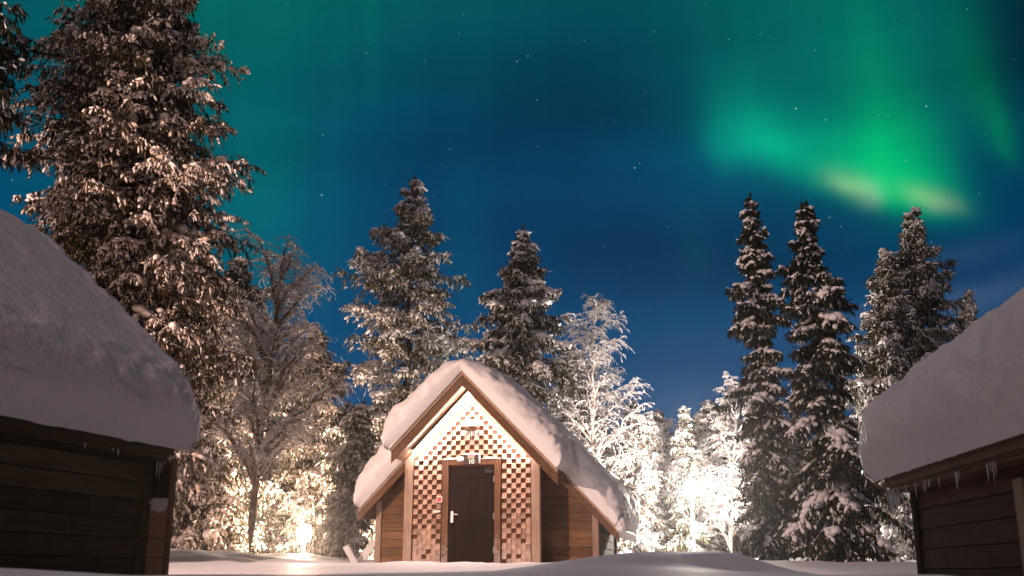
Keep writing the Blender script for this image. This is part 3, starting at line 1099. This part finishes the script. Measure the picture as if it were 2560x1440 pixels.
def lumps(C, X, Y, Z, rng, tmpl=ICO0, jit=0.16):
    """ellipsoids at C with half-axes X, Y, Z (N,3)"""
    v, f = tmpl
    n = len(C)
    if n == 0:
        return np.zeros((0, 3)), np.zeros((0, 3), int)
    k = 1 + rng.normal(0, jit, (n, len(v), 1))
    out = C[:, None] + (v[None, :, 0:1] * X[:, None] + v[None, :, 1:2] * Y[:, None] + v[None, :, 2:3] * Z[:, None]) * k
    ff = f[None] + (np.arange(n) * len(v))[:, None, None]
    return out.reshape(-1, 3), ff.reshape(-1, 3)


def twigs(B, D, L, W, rng):
    """crossed kite leaves from B along D (unit), length L, width W"""
    n = len(B)
    r = norm(rng.normal(size=(n, 3)))
    A = norm(np.cross(D, r))
    C = np.cross(D, A)
    L, W = L[:, None], W[:, None]
    tip, m = B + D * L, B + D * L * 0.45
    q1 = np.stack([B, m + A * W, tip, m - A * W], 1)
    q2 = np.stack([B, m + C * W, tip, m - C * W], 1)
    v = np.concatenate([q1, q2], 1).reshape(-1, 3)
    i = (np.arange(n) * 8)[:, None]
    f = np.concatenate([i + np.array([0, 1, 2, 3]), i + np.array([4, 5, 6, 7])], 0)
    return v, f


def along(Pts, s):
    """point and unit tangent on polylines Pts (M,K,3) at s (M,n) in 0..1"""
    Mn, K, _ = Pts.shape
    x = np.clip(s, 0, 0.9999) * (K - 1)
    i = x.astype(int)
    fr = (x - i)[..., None]
    mi = np.arange(Mn)[:, None]
    a, b = Pts[mi, i], Pts[mi, i + 1]
    return a + (b - a) * fr, norm(b - a)


def grow(Pts, L, n, s0, s1, ang, lenf, K, droop, rng, flat=True, lift=0.0, minl=0.05, taper=0.65):
    """n children on each parent. flat: fan left and right; else all round."""
    Mn = len(Pts)
    s = s0 + (s1 - s0) * (np.arange(n)[None] + rng.uniform(0.05, 0.95, (Mn, n))) / n
    p, t = along(Pts, s)
    up = np.array([0, 0, 1.0])
    side = norm(np.cross(t, up) + 1e-6)
    upv = np.cross(side, t)
    sign = np.where((np.arange(n)[None] + rng.integers(0, 2, (Mn, 1))) % 2 == 0, 1.0, -1.0)
    if flat:
        roll = rng.normal(0, 0.35, (Mn, n))
        cross = side * (sign * np.cos(roll))[..., None] + upv * np.sin(roll)[..., None]
    else:
        roll = rng.uniform(0, 2 * np.pi, (Mn, n))
        cross = side * np.cos(roll)[..., None] + upv * np.sin(roll)[..., None]
    a = ang * rng.uniform(0.7, 1.25, (Mn, n))[..., None]
    d = t * np.cos(a) + cross * np.sin(a)
    d[..., 2] += lift
    d = norm(d)
    l = np.maximum(minl, L[:, None] * lenf * (1 - taper * s) * rng.uniform(0.65, 1.25, (Mn, n)))
    tt = np.linspace(0, 1, K)
    Q = p[:, :, None] + d[:, :, None] * (l[..., None] * tt)[..., None]
    Q[..., 2] -= (droop * rng.uniform(0.6, 1.4, (Mn, n)) * l)[..., None] * tt ** 2
    wig = rng.normal(0, 0.035, Q.shape) * l[..., None, None] * tt[:, None]
    Q = Q + wig
    return Q.reshape(Mn * n, K, 3), l.reshape(-1), s.reshape(-1)


def spruce(label, apex, Yd, base_px, prof, seed, needles='n_mid', whorl=0.30, per=6, twig=0.22, tw=0.035, snow=1.0, big=0.5, frost=0.3,
           e_top=30, e_bot=-22, droop=0.25, hang=0.8, nsub=8, nt=6, bark='bark', group=None, low=0.03, tr=0.012, name='spruce_tree', fine=1.0, pad=1.0, drop=0.62, ragged=0.9, snowmat='treesnow'):
    rng = np.random.default_rng(seed)
    top = P(apex[0], apex[1], Yd)
    bx = P(base_px, 1395, Yd).x
    zg = gz(bx, Yd)
    H = top.z - zg
    lean = top.x - bx
    mpp = Yd * 0.975 / F
    zs = np.array([P(apex[0], py, Yd).z - zg for py, _ in prof])[::-1]
    hw = np.array([w * mpp for _, w in prof])[::-1]
    root = thing(name, label, 'tree', (bx, Yd, zg - 0.05), 0, group)
    axis = lambda z: np.stack([lean * (z / H) + 0.03 * np.sin(z * 1.3 + seed), 0.03 * np.cos(z * 1.1 + seed), z], -1)
    zz = np.linspace(-0.15, H, 14)
    tp = axis(zz)[None]
    trr = (tr * H * (1 - zz / H * 0.97) + 0.006)[None]
    bark_parts = [tubes(tp, trr, 8)]
    # branch starts
    zb, az = [], []
    z = H * low
    while z < H * 0.985:
        k = max(3, int(round(per * (0.75 + 0.25 * (1 - z / H)) + rng.uniform(-.5, .5))))
        a0 = rng.uniform(0, 6.28)
        for i in range(k):
            zb.append(z + rng.normal(0, whorl * 0.28))
            az.append(a0 + i * 6.283 / k + rng.normal(0, 0.25))
        z += whorl * (1.0 - 0.45 * z / H) * rng.uniform(0.75, 1.25)
    zb, az = np.clip(np.array(zb), 0.1, H * 0.99), np.array(az)
    f = zb / H
    n = len(zb)
    Lb = np.interp(zb, zs, hw) * rng.uniform(0.55, 1.10, n)
    Lb[rng.random(n) < 0.07] *= 1.3
    rag = np.array([noise.noise(Vector((math.cos(a_) * 0.8 + seed * 3.7, math.sin(a_) * 0.8, z_ * 0.9))) for a_, z_ in zip(az, zb)])
    Lb *= np.clip(1 + ragged * rag, 0.35, 1.5)
    e = np.radians(e_bot + (e_top - e_bot) * f ** 1.2 + rng.normal(0, 6, n))
    K = 7
    t = np.linspace(0, 1, K)
    bend = rng.normal(0, 0.12, n)
    aa = az[:, None] + bend[:, None] * t
    horiz = np.stack([np.cos(aa), np.sin(aa), np.zeros_like(aa)], -1)
    B = axis(zb)[:, None] + horiz * (Lb[:, None] * t * np.cos(e)[:, None])[..., None]
    dz = Lb[:, None] * (np.tan(np.clip(e, -0.9, 0.8))[:, None] * t - droop * t ** 1.6 + droop * 0.55 * t ** 3)
    B[..., 2] += dz
    load = np.clip(rng.beta(0.9, 1.1, n) * 1.7, 0.05, 1.6)      # some boughs carry a heap, others are nearly bare
    Rb = (0.010 + 0.016 * Lb)[:, None] * (1 - 0.85 * t)
    bark_parts.append(tubes(B, Rb, 5))
    # fans of side shoots, then hanging twigs
    Q, lq, sq = grow(B, Lb, nsub, 0.12, 1.0, 0.95, 0.50, 4, 0.35, rng, True, -0.05, 0.12, 0.72)
    bark_parts.append(tubes(Q, np.repeat((0.004 + 0.006 * lq)[:, None], 4, 1) * np.array([1, .8, .6, .3]), 3))
    Mq = len(Q)
    nt = int(nt * 1.35)
    s = (np.arange(nt)[None] + rng.uniform(0, 1, (Mq, nt))) / nt
    pb, tb = along(Q, s)
    s2 = rng.uniform(0.25, 1.0, (n, nt * 2))
    pm, tm = along(B, s2)
    pb = np.concatenate([pb.reshape(-1, 3), pm.reshape(-1, 3)])
    tb = np.concatenate([tb.reshape(-1, 3), tm.reshape(-1, 3)])
    N_ = len(pb)
    rd = rng.normal(0, 0.55, (N_, 3))
    D = norm(tb * rng.uniform(0.3, 0.9, (N_, 1)) + rd + np.array([0, 0, -1.0]) * hang * rng.uniform(0.4, 1.3, (N_, 1)))
    own = np.concatenate([np.repeat(np.repeat(Lb, nsub), nt), np.repeat(Lb, nt * 2)])
    sc = np.clip(0.35 + own / 0.9, 0.3, 1.0)
    tl = twig * rng.uniform(0.55, 1.35, N_) * fine * sc
    leaf = [twigs(pb, D, tl, tw * 0.55 * rng.uniform(0.6, 1.3, N_) * fine, rng)]
    # top spike
    zt = rng.uniform(H * 0.955, H * 1.0, 40)
    Bt = axis(zt)
    ft = (1 - (zt / H - 0.955) / 0.045)
    leaf.append(twigs(Bt, norm(rng.normal(0, .55, (40, 3)) + np.array([0, 0, .9])), twig * (.25 + .6 * ft), np.full(40, tw * .5), rng))
    # snow: pads on the fans, larger pads along the boughs, rime on single twigs
    sn = []
    if snow > 0:
        k = 3
        s3 = (np.arange(k)[None] + rng.uniform(0.1, 0.9, (Mq, k))) / k
        c, tt_ = along(Q, s3)
        lo_ = np.repeat(load, nsub)[:, None] * np.ones((1, k))
        keep = rng.random((Mq, k)) < 0.42 * snow * lo_
        c, tt_ = c[keep], tt_[keep]
        r = pad * (0.022 + 0.045 * rng.random(len(c)) ** 1.5) * (0.7 + 0.3 * lo_[keep]) * fine
        sd = norm(np.cross(tt_, [0, 0, 1.0]) + 1e-6)
        upv = np.cross(sd, tt_)
        sn.append(lumps(c + np.array([0, 0, 1]) * r[:, None] * 0.55, tt_ * (r * rng.uniform(1.2, 2.6, len(r)))[:, None], sd * (r * rng.uniform(.8, 1.3, len(r)))[:, None], upv * (r * 0.72)[:, None], rng))
        k = 5
        s4 = 0.22 + 0.70 * (np.arange(k)[None] + rng.uniform(0, 1, (n, k))) / k
        c, tt_ = along(B, np.clip(s4, 0, 1))
        lo_ = load[:, None] * np.ones((1, k))
        keep = rng.random((n, k)) < big * lo_
        wd = (0.05 + 0.11 * Lb[:, None] * np.ones((n, k)) ** 1)[keep]
        c, tt_ = c[keep], tt_[keep]
        r = np.clip(wd, 0.03, 0.17) * rng.uniform(0.35, 1.0, len(c)) * (0.5 + 0.45 * lo_[keep]) * pad
        sd = norm(np.cross(tt_, [0, 0, 1.0]) + 1e-6)
        upv = np.cross(sd, tt_)
        for q in range(5):
            o = tt_ * (r * np.clip(rng.normal(0, 0.8, len(r)), -1.3, 1.3))[:, None] + sd * (r * np.clip(rng.normal(0, 0.6, len(r)), -1, 1))[:, None]
            g = r * rng.uniform(0.32, 0.80, len(r))
            sn.append(lumps(c + o + np.array([0, 0, 1]) * (g * rng.uniform(.0, .7, len(r)))[:, None], tt_ * (g * rng.uniform(.9, 1.7, len(r)))[:, None], sd * (g * rng.uniform(.8, 1.3, len(r)))[:, None], upv * (g * rng.uniform(.65, 1.0, len(r)))[:, None], rng, ICO1, 0.06))
    if frost > 0:
        lw_ = np.concatenate([np.repeat(np.repeat(load, nsub), nt), np.repeat(load, nt * 2)])
        pick = rng.random(N_) < frost * (0.25 + 0.95 * lw_)
        b, d, l = pb[pick], D[pick], tl[pick]
        m = len(b)
        r = norm(rng.normal(size=(m, 3)))
        A = norm(np.cross(d, r))
        C = np.cross(d, A)
        l = l * rng.uniform(0.6, 1.0, m)
        w = (tw * drop * rng.uniform(0.6, 1.35, m) * fine * sc[pick])[:, None]
        sn.append(lumps(b + d * (l * rng.uniform(.35, .7, m))[:, None] + np.array([0, 0, .01]), d * (l * rng.uniform(.25, .5, m))[:, None], A * w, C * w, rng))
    mesh_np('trunk', bark_parts, M[bark], root)
    mesh_np('crown', leaf, M[needles], root, False)
    mesh_np('snow_load', sn, M[snowmat], root)
    return root


def birch(label, apex, Yd, base_px, seed, spread=0.34, n1=26, n2=9, n3=6, bark='birchbark', twigmat='birchbark', snow=1.0, lo=0.22, ang=0.85, droop=0.55,
          group=None, name='birch_tree', tr=0.011, rtw=0.007, wild=0.0, lf2=0.50, lf3=0.42, wob=0.35, tap1=0.62, limb=0.014):
    rng = np.random.default_rng(seed)
    top = P(apex[0], apex[1], Yd)
    bx = P(base_px, 1395, Yd).x
    zg = gz(bx, Yd)
    H = top.z - zg
    lean = top.x - bx
    root = thing(name, label, 'tree', (bx, Yd, zg - 0.05), 0, group)
    zz = np.linspace(-0.1, H * 0.97, 16)
    cv = np.cumsum(rng.normal(0, 0.012 * H, (16, 2)) * wob, 0)
    cv -= np.linspace(0, 1, 16)[:, None] * cv[-1]
    tp = np.stack([lean * (zz / H) ** 1.2 + cv[:, 0], cv[:, 1], zz], -1)[None]
    trr = (tr * H * (1 - 0.93 * (zz / H)) + 0.008)[None]
    trunk = [tubes(tp, trr, 9)]
    B, lb, sb = grow(tp, np.array([H]), n1, lo, 0.98, ang, spread, 8, droop * 0.5, rng, False, 0.25, 0.3, tap1)
    rb = (0.006 + limb * lb)[:, None] * (1 - 0.85 * np.linspace(0, 1, 8))
    trunk.append(tubes(B, rb, 6))
    Q, lq, sq = grow(B, lb, n2, 0.18, 1.0, 0.8, lf2, 6, droop, rng, True, 0.12, 0.2, 0.55)
    rq = (0.004 + 0.008 * lq)[:, None] * (1 - 0.8 * np.linspace(0, 1, 6))
    br = [tubes(Q, rq, 4)]
    W, lw, sw = grow(Q, lq, n3, 0.15, 1.0, 0.75, lf3, 4, droop * 1.1, rng, True, 0.0, 0.12, 0.5)
    rw = np.maximum(rtw * 0.5, (rtw * (0.6 + 0.5 * lw)))[:, None] * (1 - 0.6 * np.linspace(0, 1, 4))
    br.append(tubes(W, rw, 3))
    sn = []

    def load(Pts, rad, k, p, fac):
        Mn = len(Pts)
        s = (np.arange(k)[None] + rng.uniform(0, 1, (Mn, k))) / k
        c, t = along(Pts, s)
        rr = np.take_along_axis(rad, np.clip((s * (rad.shape[1] - 1)).astype(int), 0, rad.shape[1] - 1), 1)
        seg = np.linalg.norm(np.diff(Pts, axis=1), axis=-1).sum(1)[:, None] / k * np.ones((1, k))
        keep = rng.random((Mn, k)) < p
        c, t, rr, seg = c[keep], t[keep], rr[keep], seg[keep]
        sd = norm(np.cross(t, [0, 0, 1.0]) + 1e-6)
        u = np.cross(sd, t)
        w = rr * fac * rng.uniform(.8, 1.4, len(rr)) + 0.006
        sn.append(lumps(c + u * (rr + w * .4)[:, None], t * (seg * rng.uniform(.45, .75, len(seg)))[:, None], sd * w[:, None], u * (w * .9)[:, None], rng))
    if snow > 0:
        load(B, rb, 9, 0.75 * snow, 1.25)
        load(Q, rq, 5, 0.75 * snow, 1.5)
        load(W, rw, 2, 0.5 * snow, 1.35)
    mesh_np('trunk', trunk, M[bark], root)
    mesh_np('crown', br, M[twigmat], root)
    if sn:
        mesh_np('snow_load', sn, M['treesnow'], root)
    return root


# --- the big laden spruce at the left, and the edge of its neighbour
spruce('huge spruce loaded with small pinkish snow clumps, rising behind the left cabin', (365, -330), 20.0, 285,
       [(-330, 10), (-150, 90), (0, 160), (130, 235), (300, 310), (420, 330), (560, 310), (700, 310), (850, 290), (1050, 215), (1200, 130), (1395, 90)],
       11, 'n_warm', 0.24, 8, 0.19, 0.025, 1.0, 0.40, 0.46, 24, -26, 0.30, 1.7, 13, 12, pad=0.9, drop=0.90, ragged=0.4, snowmat='twigsnow')
spruce('dark spruce cut off by the upper left corner, only its hanging edge visible', (-140, -420), 16.0, -190,
       [(-420, 30), (-100, 160), (100, 205), (250, 200), (330, 150), (600, 150), (1395, 120)],
       12, 'n_dark', 0.26, 8, 0.24, 0.032, 0.5, 0.15, 0.08, 24, -30, 0.35, 1.5, 12, 8, pad=0.7, ragged=0.35)
# --- left middle
birch('tall bare birch with snow-lined arching boughs, forked at the top', (705, 670), 26.0, 622, 21, 0.42, 46, 13, 8, 'birchbark', 'birchbark', 0.85, 0.24, 0.70, 0.60, tr=0.014, rtw=0.0042, wob=0.10, tap1=0.36, limb=0.027)
spruce('spruce close behind the tall bare birch, its blunt top just above the boughs', (605, 640), 33.0, 570, [(640, 15), (720, 55), (820, 100), (950, 130), (1100, 150), (1395, 150)], 22, 'n_mid', 0.30, 7, 0.26, 0.040, 1.0, 0.3, 0.42, 20, -25, 0.3, 1.2, 10, 7)
spruce('spruce with frosted twigs half hidden between the left cabin and the birch', (500, 640), 30.0, 480, [(640, 30), (800, 100), (1000, 130), (1395, 140)], 23, 'n_mid', 0.30, 7, 0.26, 0.040, 1.0, 0.3, 0.46, 20, -25, 0.3, 1.2, 10, 7, snowmat='twigsnow')
spruce('snowy spruce right of the birch trunk, above the low path lamp', (790, 815), 33.5, 780, [(815, 10), (900, 50), (1000, 90), (1100, 110), (1250, 125), (1395, 120)], 24, 'n_mid', 0.28, 7, 0.25, 0.040, 1.0, 0.35, 0.46, 20, -25, 0.3, 1.2, 10, 7, snowmat='twigsnow')
spruce('low laden spruce beside the left wall of the numbered cabin, leaning inward', (915, 1000), 27.0, 850, [(1000, 10), (1080, 40), (1250, 75), (1395, 70)], 25, 'n_mid', 0.24, 6, 0.22, 0.034, 1.3, 0.5, 0.3, 15, -35, 0.35, 1.2, 9, 7)
spruce('small spruce with white-tipped twigs in front of the left tree trunks', (560, 1120), 29.5, 556, [(1120, 8), (1200, 45), (1300, 70), (1395, 70)], 26, 'n_mid', 0.24, 6, 0.22, 0.036, 1.0, 0.4, 0.45, 15, -30, 0.3, 1.2, 9, 6, snowmat='twigsnow')
# --- centre
spruce('tall open spruce left of the cabin ridge, with broad uneven tiers', (1036, 432), 32.0, 1000,
       [(432, 3), (470, 18), (520, 52), (555, 115), (620, 110), (680, 145), (730, 195), (800, 170), (900, 160), (1050, 175), (1395, 190)],
       31, 'n_olive', 0.46, 6, 0.26, 0.038, 1.5, 0.65, 0.55, 26, -18, 0.22, 1.0, 12, 8, ragged=0.9)
spruce('thick snow-clotted spruce behind the cabin ridge, its tip bent over', (1306, 558), 30.0, 1275,
       [(558, 5), (600, 14), (640, 40), (690, 72), (780, 88), (900, 120), (1000, 118), (1395, 150)],
       32, 'n_mid', 0.28, 7, 0.24, 0.038, 1.6, 0.75, 0.30, 22, -25, 0.28, 1.1, 11, 8)
birch('white rimed birch behind the right slope of the numbered cabin', (1490, 742), 34.5, 1475, 33, 0.42, 56, 12, 8, 'rimetwig', 'rimetwig', 0.8, 0.06, 0.70, 0.55, tr=0.013, rtw=0.008)
spruce('white spruce in front of the rimed birch, touching the cabin roof', (1425, 860), 35.5, 1420, [(860, 8), (940, 40), (1100, 75), (1395, 95)], 34, 'n_rime', 0.30, 7, 0.28, 0.044, 1.2, 0.4, 0.5, 20, -25, 0.3, 1.1, 9, 7)
spruce('slim white spruce just right of the cabin eave, tip against the sky', (1592, 1040), 34.5, 1592, [(1040, 4), (1120, 24), (1250, 50), (1395, 65)], 35, 'n_rime', 0.28, 6, 0.28, 0.046, 1.2, 0.4, 0.5, 15, -30, 0.3, 1.1, 9, 7)
spruce('second slim white spruce from the cabin eave, slightly taller', (1622, 1028), 35.5, 1625, [(1028, 4), (1120, 22), (1250, 46), (1395, 65)], 36, 'n_rime', 0.30, 6, 0.28, 0.046, 1.2, 0.4, 0.5, 15, -30, 0.3, 1.1, 9, 7)
birch('small bushy white birch left of the street lamp', (1655, 1050), 36.0, 1655, 37, 0.40, 36, 10, 8, 'rimetwig', 'rimetwig', 0.9, 0.06, 0.7, 0.4, rtw=0.012)
spruce('narrow yellowish spruce directly above the street lamp', (1710, 1012), 34.6, 1712, [(1012, 4), (1090, 24), (1180, 44), (1395, 60)], 38, 'n_mid', 0.26, 6, 0.26, 0.042, 1.0, 0.3, 0.45, 12, -30, 0.3, 1.2, 9, 7)
spruce('pale thin spruce just right of the street lamp top', (1746, 1026), 36.5, 1748, [(1026, 4), (1100, 22), (1250, 50), (1395, 70)], 39, 'n_rime', 0.34, 6, 0.30, 0.05, 1.2, 0.4, 0.5, 12, -30, 0.3, 1.1, 9, 7)
birch('broad dazzling white birch right of the street lamp', (1845, 955), 35.5, 1830, 40, 0.42, 46, 12, 9, 'rimetwig', 'rimetwig', 0.9, 0.05, 0.72, 0.5, tr=0.013, rtw=0.011)
# --- right
spruce('narrow dark spruce, left one of the dark pair, with a bough jutting near its top', (1876, 478), 24.0, 1930,
       [(478, 3), (520, 12), (560, 26), (600, 28), (680, 46), (740, 60), (860, 62), (980, 70), (1100, 70), (1250, 92), (1395, 90)],
       51, 'n_dark', 0.30, 6, 0.20, 0.032, 1.3, 0.60, 0.07, 14, -34, 0.30, 1.5, 10, 9, ragged=1.3, pad=0.78)
spruce('dark drooping spruce, right one of the dark pair, widest at its foot', (2017, 498), 22.0, 2092,
       [(498, 6), (540, 20), (580, 32), (640, 54), (700, 78), (800, 90), (950, 98), (1100, 120), (1250, 165), (1395, 200)],
       52, 'n_dark', 0.31, 6, 0.20, 0.032, 1.2, 0.60, 0.07, 14, -36, 0.34, 1.6, 11, 9, ragged=1.3, pad=0.78)
spruce('full spruce with rimed twigs rising behind the right cabin roof', (2286, 515), 31.0, 2265,
       [(515, 4), (570, 25), (620, 50), (700, 85), (800, 125), (950, 140), (1100, 140), (1395, 140)],
       53, 'n_mid', 0.32, 7, 0.26, 0.038, 1.0, 0.3, 0.44, 24, -18, 0.22, 1.1, 11, 8)
spruce('shorter rimed spruce leaning against the left flank of the full spruce', (2217, 618), 30.0, 2205,
       [(618, 6), (660, 25), (720, 50), (800, 60), (1000, 75), (1395, 90)],
       54, 'n_mid', 0.30, 7, 0.26, 0.038, 1.2, 0.4, 0.46, 24, -18, 0.22, 1.1, 10, 7)
spruce('distant pink-lit spruce tip peeping over the right cabin roof', (2421, 722), 42.0, 2425, [(722, 4), (800, 24), (950, 50), (1395, 80)], 55, 'n_rime', 0.32, 6, 0.28, 0.044, 1.2, 0.4, 0.5, 20, -25, 0.3, 1.0, 9, 6)
spruce('small snowy spruce low between the dark pair and the right cabin', (2275, 1215), 27.0, 2272, [(1215, 5), (1280, 35), (1395, 60)], 56, 'n_rime', 0.18, 6, 0.18, 0.030, 1.3, 0.5, 0.45, 15, -25, 0.3, 1.1, 8, 6)
# --- forest row closing the view: copies of three of the white trees, turned and scaled
def copy_tree(src, Yd, px, sc, rz, label, group):
    x = P(px, 1395, Yd).x
    r = src.copy()
    COL.objects.link(r)
    r.location = (x, Yd, gz(x, Yd) - .05)
    r.scale = (sc * 1.25, sc * 1.25, sc)
    r.rotation_euler = (0, 0, rz)
    r['label'], r['group'] = label, group
    for ch in list(src.children):
        c = ch.copy()
        COL.objects.link(c)
        c.parent = r


rr = random.Random(77)
src = [o for o in bpy.data.objects if o.parent is None and o.get('label', '').startswith(('second slim white', 'narrow yellowish', 'small bushy white', 'pale thin'))]
src.sort(key=lambda o: o['label'])
for k, px in enumerate(list(range(440, 1000, 50)) + list(range(1400, 2340, 44))):
    left = px < 1000
    copy_tree(src[(k * 3 + (k // 4)) % 4], rr.uniform(46, 58) if left else rr.uniform(37.5, 43), px + rr.uniform(-18, 18), rr.uniform(0.8, 1.15) * (1.6 if left else 1.0), rr.uniform(0, 6.28),
              'snow-dusted tree of the back forest row, left of the numbered cabin' if left else 'white tree of the back forest row, right of the numbered cabin',
              'back forest row on the left' if left else 'back forest row on the right')
for k, px in enumerate(range(1420, 2330, 90)):
    copy_tree(src[(k * 5 + 1) % 4], rr.uniform(50, 60), px + rr.uniform(-25, 25), rr.uniform(1.0, 1.25), rr.uniform(0, 6.28),
              'white tree of the back forest row, right of the numbered cabin', 'back forest row on the right')

# ------------------------------------------------------------------ thin haze added for the glow round the lamps
def haze():
    mb = MB()
    mb.box(-112, 112, -32, 112, -2.2, 19)
    m = bpy.data.materials.new('lamp_glow_haze')
    m.use_nodes = True
    N = NT(m.node_tree)
    v = N.n('ShaderNodeVolumePrincipled')
    v.inputs['Color'].default_value = (0.95, 0.93, 0.95, 1)
    v.inputs['Density'].default_value = 0.00058
    v.inputs['Anisotropy'].default_value = 0.9
    o = N.n('ShaderNodeOutputMaterial')
    N.put(o.inputs['Volume'], v.outputs[0])
    h = mb.build('haze', m)
    h['kind'] = 'stuff'


haze()
